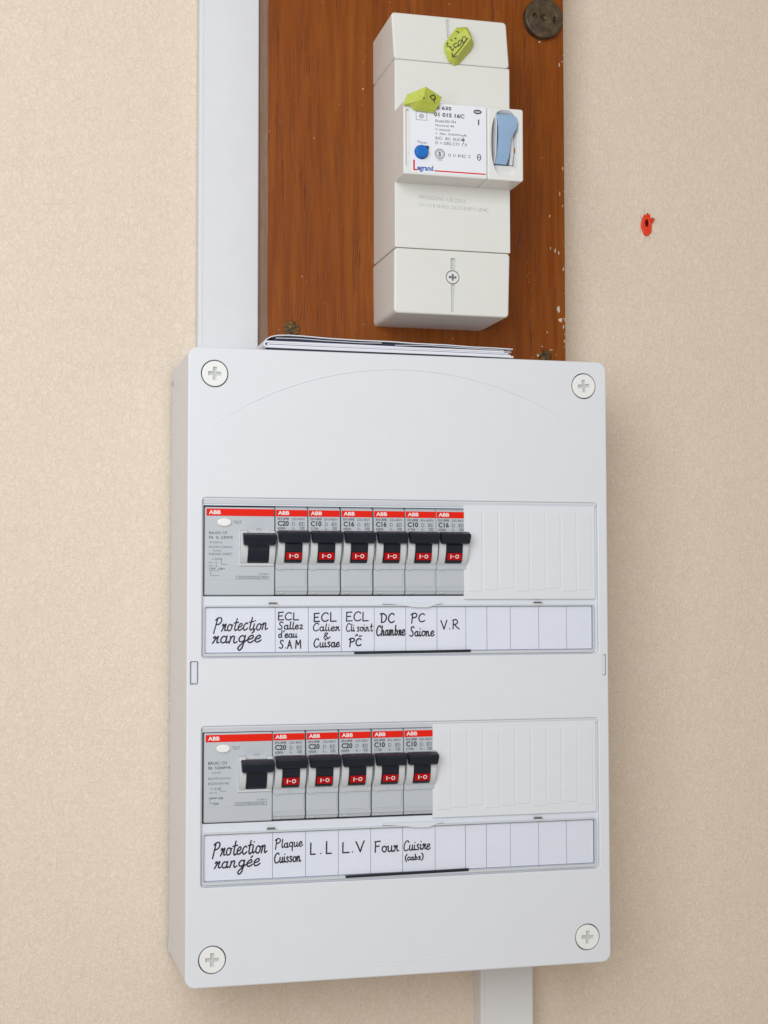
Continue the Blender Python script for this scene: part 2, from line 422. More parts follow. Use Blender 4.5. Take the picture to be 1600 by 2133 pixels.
# ------------------------------------------------------------------ wooden board with its screws and paint chips
board = thing('mounting_board', 'varnished brown wooden board behind the main breaker, above the white distribution box', 'board', (150, 0, 330))
bm = B(); sec = [(54.1, -30), (244.3, -30), (244.8, -29.4), (244.8, -.2), (51.1, -.2), (51.1, -17), (53.6, -29.4)]
a = [bm.verts.new((x, y, 330)) for x, y in sec]; c = [bm.verts.new((x, y, 660)) for x, y in sec]
bm.faces.new(a); bm.faces.new(c[::-1])
for i in range(7):
    f = bm.faces.new((a[i], a[(i + 1) % 7], c[(i + 1) % 7], c[i]))
    if i in (4, 5, 6): f.material_index = 1
bmesh.ops.recalc_face_normals(bm, faces=bm.faces)
obj('plank', bm, ['wood', 'wood_edge'], board)
def board_screw(x, z, r, rot, ang):
    bm = B(); cyl(bm, x, z, r, -30.9, -29.5, 24, .5)
    o = obj('screw', bm, 'brass', board)
    bm = B(); c, s = math.cos(ang), math.sin(ang); w = .5
    pts = [(x + c * a - s * b, z + s * a + c * b) for a, b in ((-r * .8, -w), (r * .8, -w), (r * .8, w), (-r * .8, w))]
    plate(bm, pol(pts), [], -30.95, -30.6, 0); obj('screw_slot', bm, 'dark', o)
board_screw(68.6, 375.2, 5.0, 0, .5); board_screw(230.9, 364.6, 4.2, 0, 1.9)
bm = B()
def blob(bm, x, z, rx, rz, y, h, n=7):
    top = bm.verts.new((x, y - h, z)); rg = []
    for i in range(n):
        a = 6.2832 * i / n; k = random.uniform(.55, 1.2); rg.append(bm.verts.new((x + rx * k * math.cos(a), y, z + rz * k * math.sin(a))))
    for i in range(n): bm.faces.new((rg[i], rg[(i + 1) % n], top))
for i in range(16):
    z = random.uniform(366, 590); x = 244.5 - abs(random.gauss(0, .9)); s = random.uniform(.25, .7)
    blob(bm, x, z, s * .7, s * random.uniform(.8, 2.6), -30.0, .15)
for i in range(4):
    blob(bm, 236 + random.uniform(-3, 6), 420 + random.uniform(-25, 50), .4, random.uniform(.6, 1.8), -30.0, .15)
for x, z, a, b in ((232.5, 380, .5, .5), (226.5, 365.2, 1.1, .9), (235, 369, 1.5, .4), (229, 371, .8, .3), (240, 587, 1.6, 2.2), (228.5, 565.6, .9, .6), (241.8, 552, .4, 1.4), (206, 548, .5, .5), (238, 432, .6, 1.6), (240, 395, 1.0, 2.2), (241.5, 388, 1.3, 1.6)):
    blob(bm, x, z, a, b, -30.0, .25, 9)
o = obj('paint_fleck', bm, 'chip', board); o['kind'] = 'stuff'
bm = B()
prev = None                                   # ragged smear of dried paint where the board meets the wallpaper
zz = 362.0
while zz < 600:
    w = .25 + abs(random.gauss(0, .35)); a = bm.verts.new((245.1 + w, -.3, zz)); b = bm.verts.new((244.82, -10 - random.uniform(0, 14), zz)); c = bm.verts.new((244.4 - w * .5, -30.05, zz))
    if prev:
        bm.faces.new((prev[0], a, b, prev[1])); bm.faces.new((prev[1], b, c, prev[2]))
    prev = (a, b, c); zz += random.uniform(.6, 1.6)
obj('paint_edge', bm, 'chip', board)

# ------------------------------------------------------------------ old round bakelite fitting
disc = thing('round_fitting', 'grimy dark brown round bakelite disc screwed at the top right of the wooden board', 'fitting', (230, -30, 579.6))
bm = B(); X, Z = 230.0, 579.8
plate(bm, ell(X, Z, 12.7, 12.9, 56), [(ell(X - 6.2, Z + .6, 1.5, 1.9, 20), 2.5, .25, 0), (ell(X + 6.9, Z - 1.1, 1.3, 2.4, 20), 2.5, .25, 0), (ell(X, Z, 2.2, 2.2, 24), .7, .3, 0)], -35.0, -30.05, 1.1, 4)
obj('disc', bm, 'bakelite', disc, 30)
bm = B(); rg = [ell(X, Z, r, r, 48)(0) for r in (8.9, 8.5, 8.1)]
rings(bm, [(rg[0], -34.95), (rg[1], -35.35), (rg[2], -34.95)]); obj('raised_ring', bm, 'bakelite', disc, 60)
bm = B(); rings(bm, [(ell(X - 6.2, Z + .6, 2.4, 2.6, 24)(0), -34.95), (ell(X - 6.2, Z + .6, 2.0, 2.2, 24)(0), -35.4), (ell(X - 6.2, Z + .6, 1.6, 1.9, 24)(0), -34.95)]); obj('eyelet', bm, 'brass', disc, 60)
bm = B(); bmesh.ops.create_uvsphere(bm, u_segments=14, v_segments=8, radius=.95)
for v in bm.verts: v.co += Vector((X + 6.3, -33.9, Z - .2))
obj('screw', bm, 'brass', disc, 80)

# ------------------------------------------------------------------ trunking
def trunking(label, x0, x1, z0, z1, mat, lip):
    t = thing('cable_trunking', label, 'trunking', ((x0 + x1) / 2, 0, z0))
    bm = B(); box(bm, x0 + .8, -12, z0, x1 - .8, -.2, z1, .4); obj('trunking_base', bm, mat, t)
    bm = B(); h = 17.0
    prof = [(x0, -9), (x0, -h + 1.0), (x0 + .5, -h + .25), (x0 + 1, -h), (x0 + lip, -h), (x0 + lip + .25, -h + .35), (x0 + lip + .6, -h), (x1 - 1, -h), (x1 - .4, -h + .3), (x1, -h + 1), (x1, -9)]
    a = [bm.verts.new((x, y, z0)) for x, y in prof]; c = [bm.verts.new((x, y, z1)) for x, y in prof]
    for i in range(len(prof) - 1): bm.faces.new((a[i], a[i + 1], c[i + 1], c[i]))
    bm.faces.new(a[::-1]); bm.faces.new(c)
    obj('trunking_lid', bm, mat, t)
    return t
trunking('wide white plastic cable trunking rising beside the left edge of the wooden board', 13.9, 50.9, 350, 660, 'trunk', 2.6)
trunking('white plastic cable trunking running down the wall from below the distribution box', 191, 225.3, -120, 20, 'cream', 2.2)

# ------------------------------------------------------------------ red wall plug
pl = thing('wall_plug', 'red plastic wall plug sunk in the beige wallpaper at the right of the board', 'wall plug', (313.9, 0, 460))
bm = B(); X, Z = 313.9, 459.8
out = [(X + 3.7 * math.cos(6.2832 * i / 26) * (1 + .08 * math.sin(5 * i)), Z + 7.2 * math.sin(6.2832 * i / 26) * (1 + .09 * math.cos(3 * i + 1))) for i in range(26)]
plate(bm, pol(out), [(ell(X + .1, Z + 1.3, 1.25, 2.5, 20), 6, .5, 0)], -1.6, .5, .45)
obj('flange', bm, 'plug', pl, 40)
bm = B(); cyl(bm, X + .1, Z + 1.3, 1.15, -.9, -.4, 20, 0, 0, 2.4); obj('bore', bm, 'bore', pl)
bm = B(); prism(bm, [(-1.4, Z + 1.6), (-2.6, Z + 3.4), (-1.8, Z + 5.2), (-.2, Z + 2.8)], X + 3.0, X + 4.4, .1)
prism(bm, [(-1.0, Z + 5.0), (-2.0, Z + 6.3), (-1.0, Z + 7.6), (0, Z + 5.2)], X + .7, X + 2.3, .1); obj('fin', bm, 'plug', pl)
bm = B(); blob(bm, X + 4.7, Z + 4.0, .5, .9, -2.5, .5); blob(bm, X + 1.0, Z + 8.0, .8, .6, -.1, .3); obj('burr', bm, 'dark', pl)
bm = B()
for dx, dz, a, b in ((-1.3, 10, .5, 2.2), (-3.6, 4.5, .5, 3.0), (-4.2, -4, .5, 1.4), (-1.2, -9.5, .45, 1.3), (2.5, -8, .6, .7), (-.3, -8.0, .6, .9)): blob(bm, X + dx, Z + dz, a, b, -.02, .5)
obj('plaster_crumb', bm, 'chip', pl)

# ------------------------------------------------------------------ distribution box
unit = thing('distribution_box', 'large white two-row electrical distribution box screwed to the beige wall', 'fuse box', (125, 0, 0))
scr = [(14.9, 339.2), (235.6, 339.2), (14.9, 15.2), (235.3, 15.2)]
bm = B()
holes = [(rr(8.4, 180.2, 243.7, 269.6, 2), 3.2, .7, None), (rr(8.4, 54.5, 243.3, 142.6, 2), 3.2, .7, None),
         (rr(1.9, 165.7, 6.5, 178.7, .8), 3, .3, 0), (rr(246.3, 167.5, 248.5, 179.8, .5), 2.5, .25, 0)]
holes += [(ell(x, z, 7.75, 7.75, 48), 3, .25, 1) for x, z in scr]
plate(bm, rr(0, 0, 250, 354, 5.5, 8), holes, -82.4, -4.5, 1.0, 4)
obj('front_cover', bm, ['cover', 'dark'], unit)
bm = B(); plate(bm, rr(6, 6, 244, 348, 4, 8), [(rr(9, 9, 241, 345, 3, 8), 7, 0, 0)], -8.2, -.2, 0)
obj('back_shell', bm, ['shell'], unit)
# side clip and vent on the left flank
bm = B(); box(bm, -.6, -8.5, 3.5, .9, -4.6, 12.5, .3); obj('side_clip', bm, 'slot', unit)
bm = B(); box(bm, -.15, -11, 340.5, .3, -9, 344, .1); obj('vent_slot', bm, 'metal_clip', unit)
# tabs inside the side notches
bm = B(); plate(bm, rr(2.7, 166.7, 5.9, 178.3, .5), [], -82.1, -79.8, .3); obj('side_tab', bm, 'frame', unit)
bm = B(); plate(bm, rr(246.45, 167.9, 247.9, 179.6, .3), [], -82.15, -80.2, .3); obj('side_tab', bm, 'frame', unit)
# cover screws
for x, z in scr:
    a = random.uniform(-.06, .06) + (.1 if (x, z) == scr[1] else 0)
    cr = [(-1.05, -1.05), (-1.05, -3.7), (1.05, -3.7), (1.05, -1.05), (3.7, -1.05), (3.7, 1.05), (1.05, 1.05), (1.05, 3.7), (-1.05, 3.7), (-1.05, 1.05), (-3.7, 1.05), (-3.7, -1.05)]
    P = [(x + p * math.cos(a) - q * math.sin(a), z + p * math.sin(a) + q * math.cos(a)) for p, q in cr]
    bm = B(); plate(bm, ell(x, z, 7.15, 7.15, 48), [(pol(P), 1.3, .15, 1)], -82.7, -79.6, .45)
    obj('cover_screw', bm, ['button', 'slot'], unit)
# faint curved relief lines moulded in the cover
def arc_ridge(p0, p1, p2, h, w):
    (x1, z1), (x2, z2), (x3, z3) = p0, p1, p2
    d = 2 * (x1 * (z2 - z3) + x2 * (z3 - z1) + x3 * (z1 - z2))
    ux = ((x1 ** 2 + z1 ** 2) * (z2 - z3) + (x2 ** 2 + z2 ** 2) * (z3 - z1) + (x3 ** 2 + z3 ** 2) * (z1 - z2)) / d
    uz = ((x1 ** 2 + z1 ** 2) * (x3 - x2) + (x2 ** 2 + z2 ** 2) * (x1 - x3) + (x3 ** 2 + z3 ** 2) * (x2 - x1)) / d
    R = math.hypot(x1 - ux, z1 - uz); a0 = math.atan2(z1 - uz, x1 - ux); a1 = math.atan2(z3 - uz, x3 - ux)
    bm = B(); prev = None; n = 90
    for i in range(n + 1):
        t = i / n; a = a0 + (a1 - a0) * t; k = min(1, t * 5, (1 - t) * 5) ** .8 + .02
        row = [bm.verts.new((ux + (R + o * w) * math.cos(a), -82.38 - hh * h * k, uz + (R + o * w) * math.sin(a))) for o, hh in ((-1, 0), (-.15, 1), (.15, 1), (1, 0))]
        if prev:
            for j in range(3): bm.faces.new((prev[j], prev[j + 1], row[j + 1], row[j]))
        prev = row
    obj('relief_line', bm, 'cover', unit)
arc_ridge((6.3, 304.7), (123, 345.1), (241.7, 306.1), .30, .42)
arc_ridge((8.9, 46.8), (122, 8.3), (241.8, 46), .10, .5)

rows = [dict(z0=180.2, z1=269.6, hx=162.2, hz0=214.6, hz1=265.4, b=(161, 212.6, 242.3, 267.3), s0=181.2, s1=209.6, p0=183.2, p1=208.4, strip=(95.2, 164.6, 181.6, 182.0)),
        dict(z0=54.5, z1=142.6, hx=143.2, hz0=88.9, hz1=140.6, b=(141.7, 87.6, 241.9, 141.2), s0=55.6, s1=84.2, p0=57.8, p1=82.8, strip=(90.2, 162.8, 56.0, 56.6))]
for ri, r in enumerate(rows):
    # recessed window frame with the opening for the breakers
    bm = B(); plate(bm, rr(8.1, r['z0'] - .3, 244, r['z1'] + .3, 2.2), [(rr(9.3, r['hz0'], r['hx'], r['hz1'], .6), 4, .25, None)], -79.7, -77, 0)
    obj('window_frame', bm, 'frame', unit)
    # sloping lip along the top of the recess
    bm = B(); prism(bm, [(-79.6, r['z1'] - 3.4), (-80.3, r['z1'] - 3.2), (-81.6, r['z1'] - .7), (-81.6, r['z1'] - .1), (-79.6, r['z1'] - .1)], 9, 243.2); obj('top_lip', bm, 'frame', unit)
    # rail and dark cavity behind the breakers
    bm = B(); box(bm, 8, -44, (r['hz0'] + r['hz1']) / 2 - 17, 242, -40.5, (r['hz0'] + r['hz1']) / 2 + 17, .3); obj('mounting_rail', bm, 'slot', unit)
    # blanking plate with snap-off segments
    x0, z0, x1, z1 = r['b']
    bm = B(); plate(bm, rr(x0, z0, x1, z1, .6), [], -81.2, -79.7, .3)
    bp = obj('blanking_plate', bm, 'cover', unit)
    n = 8 if ri == 0 else 10
    wseg = (x1 - x0 - 3.5) / n
    seg_me = None
    for k in range(n):
        a = x0 + 1.6 + k * wseg; jt = random.uniform(-.25, .25)
        bm = B(); plate(bm, rr(a + .55, z0 + 4.6 + (k % 3) * .9, a + wseg - .5 + jt, z1 - 3.2 - (k % 2) * .7, .3), [], -81.48, -81.15, .22)
        obj('segment', bm, 'cover', bp)
    # label holder: rim, finger tab, clips, clear cover, dark strip
    s0, s1 = r['s0'], r['s1']
    bm = B(); plate(bm, rr(9.3, s0, 241.4, s1, 1.3), [(rr(10.1, s0 + 1.5, 240.7, s1 - 1.0, .8), 2.0, .25, None)], -81.7, -79.65, .35)
    rim = obj('holder_rim', bm, 'rim', unit)
    bm = B(); tz = s1 + .5
    ctr = [(112, tz), (118, tz - .25), (123, tz - .8), (128, tz - 1.6), (133, tz - 2.1), (139, tz - 2.1), (141.5, tz - 1.3), (143.5, tz - .4), (147, tz)]
    plate(bm, pol([(147, tz + 1.0), (112, tz + 1.0)] + ctr), [], -82.1, -79.8, .1); obj('finger_tab', bm, 'frame', unit)
    for cx in (48.4, 206.2) if ri == 0 else (47.8, 205.6):
        bm = B(); box(bm, cx - 2.9, -81.9, s1 - .7, cx + 2.9, -79.7, s1 + .55, .2); c_ = obj('clip', bm, 'rim', unit)
        bm = B(); box(bm, cx - 2.2, -82.0, s1 + .6, cx + 2.2, -79.7, s1 + 1.5, .1); obj('clip_slot', bm, 'metal_clip', c_)
    bm = B(); box(bm, 10.2, -80.95, s0 + 1.6, 240.6, -80.5, s1 - 1.1, .12, 1); obj('label_cover', bm, 'clear', unit)
    xa, xb, za, zb = r['strip']
    bm = B(); v = [(xa, za), (xb, zb), (xb, zb + 1.6), (xa, za + 1.4)]; plate(bm, pol(v), [], -82.0, -80.6, .15); obj('dark_strip', bm, 'navy', unit)

# ------------------------------------------------------------------ handwritten label strips
def label_strip(label, z0, z1, divs, words, rise):
    t = thing('label_strip', label, 'label', (125, -80, z0), 'handwritten paper label strips')
    bm = B(); box(bm, 9.9, -79.85, z0 - .4, 240.9, -79.72, z1 + .4); obj('backing', bm, 'backing', t)
    edges = [10.3] + divs + [240.4]
    for i in range(len(edges) - 1):
        a, b = edges[i], edges[i + 1]
        bm = B(); g = .16; box(bm, a + g, -80.0 - random.uniform(0, .03), z0, b - g + random.uniform(-.03, .05), -79.83, z1)
        c = obj('label_card', bm, 'card', t)
        ws = [w for w in words if a - 1.5 <= (w[1] + w[3]) / 2 < b]
        if ws:
            bm = B()
            for w in ws: write(bm, *w[:5], -80.04, r=w[5] * random.uniform(.9, 1.12), slant=w[6], rise=w[7] if len(w) > 7 else 0)
            obj('handwriting', bm, 'ink', c)
    return t
d1 = [50.0, 69.0, 88.2, 107.4, 126.1, 144.8, 162.2, 175.1, 189.5, 207.1, 224.5]
w1 = [('Protection', 15.2, 194.0, 45.6, 202.6, .36, .25, 0.8), ('rangée', 14.6, 184.2, 42.0, 194.6, .36, .2, .6),
      ('ECL', 51.8, 201.2, 63.3, 205.6, .32, 0), ('Sallez', 51.7, 195.9, 65.8, 200.3, .33, .05), ('d\'eau', 52, 191.3, 62.6, 195.3, .33, .05), ('S.A M', 52.4, 185.2, 64.6, 189.9, .34, 0),
      ('ECL', 72.3, 200.2, 85.1, 205.3, .32, 0), ('Calier', 71.9, 194.8, 87.2, 199.3, .33, .05), ('&', 78, 190.3, 81.6, 193.8, .28, 0), ('Cuisae', 72.3, 185.7, 87.2, 190.5, .33, .05),
      ('ECL', 91.1, 200.4, 103.9, 205.6, .32, 0), ('Cli soint', 91.1, 194.5, 106.6, 199.0, .31, .05), ('~', 96.4, 191.6, 100.0, 192.8, .28, 0), ('PC', 92.7, 185.8, 99.6, 190.6, .34, 0),
      ('DC', 110.9, 199.4, 119.2, 204.6, .34, 0), ('Chambre', 108.9, 191.9, 125.7, 197.8, .34, .08),
      ('PC', 129.2, 198.9, 137.3, 204.6, .34, 0), ('Saione', 128.4, 191.4, 143.1, 197.0, .34, .08), ('V.R', 147.1, 195.3, 158.2, 200.9, .34, 0)]
label_strip('white label strip handwritten ECL, DC Chambre and V.R under the upper breaker row', 183.3, 208.3, d1, w1, 0)
d2 = [48.8, 67.6, 86.4, 105.2, 124.0, 143.3, 161.5, 174.2, 188.8, 206.2, 223.5]
w2 = [('Protection', 15.2, 69.9, 45.6, 78.6, .36, .2, 1.0), ('rangée', 16.2, 60.3, 41.7, 69.8, .36, .2, .8),
      ('Plaque', 50.4, 72.0, 65.9, 79.3, .34, .05, .4), ('Cuisson', 50.0, 65.9, 64.9, 71.4, .34, .08, .2), ('L . L', 70.5, 69.8, 82.4, 76.6, .36, 0), ('L.V', 89.0, 69.9, 101.4, 76.0, .36, 0, .1),
      ('Four', 107.6, 69.3, 121.7, 75.5, .37, 0), ('Cuisire', 124.8, 69.4, 140.4, 75.0, .34, .1, .2), ('(cabs)', 125.6, 63.4, 136.1, 67.6, .31, .05, .2)]
label_strip('white label strip handwritten Plaque Cuisson, L.L and Four under the lower breaker row', 57.8, 82.7, d2, w2, 0)

# ------------------------------------------------------------------ breakers
def arc_pts(z0, z1, y0, bulge, n=8):
    return [(y0 - bulge * math.sin(math.pi * i / n) ** .7, z0 + (z1 - z0) * i / n) for i in range(n + 1)]
def guard_poly():
    return [(-80.5, 17.0), (-81.6, 17.3), (-83.6, 19.4), (-85.2, 22.5), (-86.1, 26), (-86.3, 30), (-85.9, 34), (-84.6, 36.2), (-82.6, 37.0), (-80.5, 37.0)]
BAR = [(-82.5, 36.3), (-87.0, 36.4), (-90.2, 35.2), (-90.7, 33.9), (-89.6, 29.8), (-88.6, 29.3), (-82.5, 29.6)]
ROCK = [(-81.5, 31.5), (-85.6, 31.0), (-85.9, 28), (-85.6, 25), (-84.9, 22), (-83.8, 19.3), (-82.6, 18.3), (-81.3, 18.2)]
def mcb(rating, micro):
    t = thing('circuit_breaker', 'x', 'circuit breaker', (0, -45, 0), 'grey circuit breakers clipped side by side in the distribution box')
    bm = B(); w = 18.45
    poly = [(-45, .6), (-76.5, .0), (-79.6, .5), (-80.3, 1.9), (-80.5, 2.2), (-80.9, 2.5), (-81.1, 4.2), (-80.5, 4.5), (-80.3, 14.4), (-80.35, 14.6), (-81.2, 14.75), (-81.4, 17.3), (-81.8, 18.5), (-81.8, 35.5), (-80.9, 36.9), (-80.8, 48.4), (-80.2, 49.0), (-78.2, 50.0), (-45, 49.6)]
    prism(bm, poly, .15, w, .3, 2); obj('body', bm, 'grey', t)
    bm = B(); box(bm, 1.0, -80.75, 5.0, w - 1.0, -80.1, 13.6, .25); obj('label_window', bm, 'grey', t)
    bm = B(); box(bm, .35, -81.02, 44.5, w - .2, -80.5, 48.2, .1, 1)
    bd = obj('red_band', bm, 'red_band', t)
    bm = B(); text(bm, 'ABB', 1.4, 45.4, 7.9, 47.5, -81.07, bold=True); obj('lettering', bm, 'print_white', bd)
    bm = B()
    text(bm, rating, 1.3, 39.1, 7.6, 42.0, -81.02, 0, True)
    text(bm, micro[0], 1.3, 42.5, 7.6, 43.9, -81.0, 0)
    text(bm, micro[1], 9.3, 42.4, 17.0, 43.8, -81.0, 1)
    text(bm, micro[2], 1.3, 37.1, 5.9, 38.5, -81.02, 0)
    for x, z, q in ((9.6, 39.3, 'D'), (14.0, 39.3, 'H'), (9.8, 37.2, 'L'), ): text(bm, q, x, z, x + 1.7, z + 2.0 - (z < 38) * .8, -81.02, 1)
    for (a, b_, c, d) in ((14, 37.1, 16.8, 38.6), (13.6, 39.3, 16.6, 41.3)):
        bar(bm, a, b_, c, b_ + .22, -81.02, 1); bar(bm, a, d - .22, c, d, -81.02, 1); bar(bm, a, b_, a + .22, d, -81.03, 1); bar(bm, c - .22, b_, c, d, -81.03, 1)
    text(bm, 'CE', 14.5, 37.45, 16.3, 38.25, -81.03, 0)
    obj('printed_text', bm, ['print_dark', 'print_grey'], t)
    for a, b_ in ((.55, 4.6), (14.75, w - .25)):
        bm = B(); prism(bm, guard_poly(), a, b_, .45, 3); obj('toggle_guard', bm, 'grey_arm', t, 25)
    bm = B(); prism(bm, ROCK, 4.95, 14.4, .2); rk = obj('rocker', bm, 'black', t)
    bm = B(); prism(bm, [(-84.6, 20.1), (-85.05, 20.1), (-85.95, 24.1), (-85.5, 24.1)], 5.25, 14.1, .1, 1); tg = obj('position_tag', bm, 'red_tag', t)
    bm = B()
    # white I - O on the sloping tag
    def tz(bm_): 
        for v in bm_.verts: v.co.y = -85.12 - (v.co.z - 20.1) * .225
    bar(bm, 7.2, 21.0, 7.75, 23.2, 0); bar(bm, 8.3, 22.0, 9.5, 22.35, 0); ring(bm, 11.2, 22.1, 1.15, 1.1, .42, 0)
    tz(bm); obj('lettering', bm, 'print_white', tg)
    bm = B(); prism(bm, BAR, .5, 18.35, .5, 3); bmv = list(bm.verts)
    for v in bmv:                                           # underside of the handle is a little narrower
        if v.co.z < 31: v.co.x = 9.4 + (v.co.x - 9.4) * .95
    obj('toggle_handle', bm, 'black', t)
    bm = B(); box(bm, 9.1, -81.7, 14.9, 9.35, -81.1, 17.2); box(bm, 1.3, -81.0, 14.2, 3.6, -80.2, 14.72); box(bm, 2.4, -80.9, .9, 4.6, -79, 1.7, .2); obj('mould_mark', bm, 'slot', t)
    return t
def rcd(micro):
    t = thing('residual_current_breaker', 'x', 'residual current device', (0, -45, 0), 'double-width grey residual current breakers')
    w = 39.2; bm = B()
    poly = [(-45, .6), (-77, .0), (-80.2, .3), (-80.6, .9), (-80.8, 8.6), (-80.72, 8.75), (-80.85, 8.95), (-80.9, 48.9), (-80.4, 49.5), (-76, 49.8), (-45, 49)]
    prism(bm, poly, .1, w, .3, 2); obj('body', bm, 'grey', t)
    bm = B(); box(bm, .9, -81.15, 44.6, w - .1, -80.7, 48.6, .1, 1); bd = obj('red_band', bm, 'red_band', t)
    bm = B(); text(bm, 'ABB', 2.2, 45.5, 8.8, 47.7, -81.2, bold=True); obj('lettering', bm, 'print_white', bd)
    bm = B(); plate(bm, ell(10.7, 41.0, 4.6, 2.9, 40), [(ell(10.7, 41.0, 4.1, 2.45, 40), .5, .1, None)], -81.15, -80.7, .12); obj('button_bezel', bm, 'slot', t)
    bm = B(); plate(bm, ell(10.8, 41.0, 4.0, 2.35, 40), [], -82.1, -80.6, .7, 4); obj('test_button', bm, 'button', t, 40)
    bm = B()
    text(bm, 'TEST', 15.9, 40.2, 20.6, 41.9, -80.96, 1)
    for s_, x0, x1, z0, z1, mi in micro: text(bm, s_, x0, z0, x1, z1, -80.96, mi)
    # little wiring diagram and approval box
    for a, b_, c, d in ((9.2, 17.6, 9.45, 20.2), (9.3, 17.4, 12.6, 17.65), (3.3, 11.2, 3.55, 13.6), (3.4, 11.0, 8.4, 11.25), (2.6, 13.8, 8.0, 14.0), (17.6, 9.3, 36, 9.5), (17.6, 10.8, 36, 11.0), (17.6, 9.3, 17.8, 11.0), (35.8, 9.3, 36, 11.0)): bar(bm, a, b_, c, d, -80.955, 1)
    text(bm, 'SCHUTZSCHALTER', 19, 9.7, 34.8, 10.6, -80.96, 1)
    text(bm, '10 000 A', 30.5, 11.7, 36.2, 12.6, -80.96, 1)
    ring(bm, 30.4, 37.0, 1.5, .75, .22, -80.96, 16, 1)
    obj('printed_text', bm, ['print_dark', 'print_grey'], t)
    bm = B(); plate(bm, rr(18.9, 16.6, 38.9, 36.4, .8), [], -81.9, -80.6, .4); obj('toggle_surround', bm, 'grey_arm', t)
    for a, b_ in ((19.4, 23.5), (35.6, 38.95)):
        bm = B(); prism(bm, guard_poly(), a, b_, .45, 3); obj('toggle_guard', bm, 'grey_arm', t, 25)
    bm = B(); prism(bm, ROCK, 23.7, 35.4, .2); obj('rocker', bm, 'black', t)
    bm = B(); prism(bm, [(y, z - 1.4) for y, z in BAR], 20.2, 38.9, .5, 3)
    for v in bm.verts:
        if v.co.z < 29.6: v.co.x = 29.4 + (v.co.x - 29.4) * .95
    obj('toggle_handle', bm, 'black', t)
    return t
def place(t, x, z, label):
    t.location = Vector((x, -45, z)) * MM; t['label'] = label
def dup(t):
    r = t.copy(); C.objects.link(r)
    for ch in list(t.children):
        c = ch.copy(); C.objects.link(c); c.parent = r
        for g in list(ch.children):
            d = g.copy(); C.objects.link(d); d.parent = c
    return r
r1 = rcd([('BALDO CP', 2.4, 12.4, 34.4, 35.8, 0), ('F6  IL 230VS', 2.4, 15.6, 31.8, 33.3, 0), ('IP230VA', 2.8, 10.0, 29.2, 30.2, 1), ('BAUCRA CORACA', 2.4, 15.6, 26.6, 27.8, 1), ('EURO', 4.8, 9.4, 24.7, 25.5, 1),
          ('ENGROUND CONNECT', 2.4, 15.4, 22.6, 23.9, 1), ('C EIDA', 4.0, 9.8, 19.9, 21.0, 1), ('IN 12', 2.4, 7.0, 18.0, 18.9, 1), ('IN 16', 2.4, 7.0, 16.2, 17.1, 1), ('CBV  QB+', 2.4, 11.4, 14.4, 15.6, 0)])
r1.scale = (1.005, 1, 1)
place(r1, 9.9, 214.95, 'wide grey residual current breaker at the left end of the upper breaker row')
r2 = rcd([('BRUIC O3', 2.4, 13.0, 32.2, 33.8, 0), ('EB  N200PVR', 2.4, 15.4, 29.7, 31.1, 0), ('CDVP', 4.2, 9.6, 27.2, 28.1, 1), ('BAUFTE ROCRA', 2.4, 15.2, 24.0, 25.1, 1),
          ('BAUGROUND REG', 2.4, 14.4, 21.2, 22.4, 1), ('C EVE', 4.0, 9.4, 18.3, 19.4, 1), ('IN 12', 3.4, 7.4, 16.4, 17.2, 1), ('CFV QB', 3.4, 11.0, 13.0, 14.2, 0), ('8.7A', 5.6, 8.6, 10.0, 10.9, 0)])
r2.scale = (.975, 1, 1)
place(r2, 10.1, 89.3, 'wide grey residual current breaker at the left end of the lower breaker row')
mic = [('EN1898', '230-400V', '6000A'), ('EN1808', 'EN-400V', '3170A')]
protos = {k: mcb(k, mic[i % 2]) for i, k in enumerate(('C20', 'C10', 'C16'))}
used = set()
def put(kind, x, z, label):
    if kind in used: t = dup(protos[kind])
    else: t = protos[kind]; used.add(kind)
    place(t, x, z, label)
up_ = [('C20', 49.8, 'grey C20 circuit breaker above the handwritten card ECL Sallez d\'eau S.A M'),
       ('C10', 68.7, 'grey C10 circuit breaker above the handwritten card ECL Calier Cuisae'),
       ('C16', 87.8, 'grey C16 circuit breaker above the handwritten card ECL Cli soint PC'),
       ('C16', 106.9, 'grey C16 circuit breaker above the handwritten card DC Chambre'),
       ('C10', 125.7, 'grey C10 circuit breaker above the handwritten card PC Saione'),
       ('C16', 144.2, 'grey C16 circuit breaker above the handwritten card V.R, beside the upper blanking plate')]
for k, x, l in up_: put(k, x, 215.1, l)
lo_ = [('C20', 48.6, 'grey C20 circuit breaker above the handwritten card Plaque Cuisson'),
       ('C20', 67.7, 'grey C20 circuit breaker above the handwritten card L.L'),
       ('C20', 86.7, 'grey C20 circuit breaker above the handwritten card L.V'),
       ('C10', 105.8, 'grey C10 circuit breaker above the handwritten card Four'),
       ('C10', 124.6, 'grey C10 circuit breaker above the handwritten card Cuisire, beside the lower blanking plate')]
for k, x, l in lo_: put(k, x, 89.5, l)

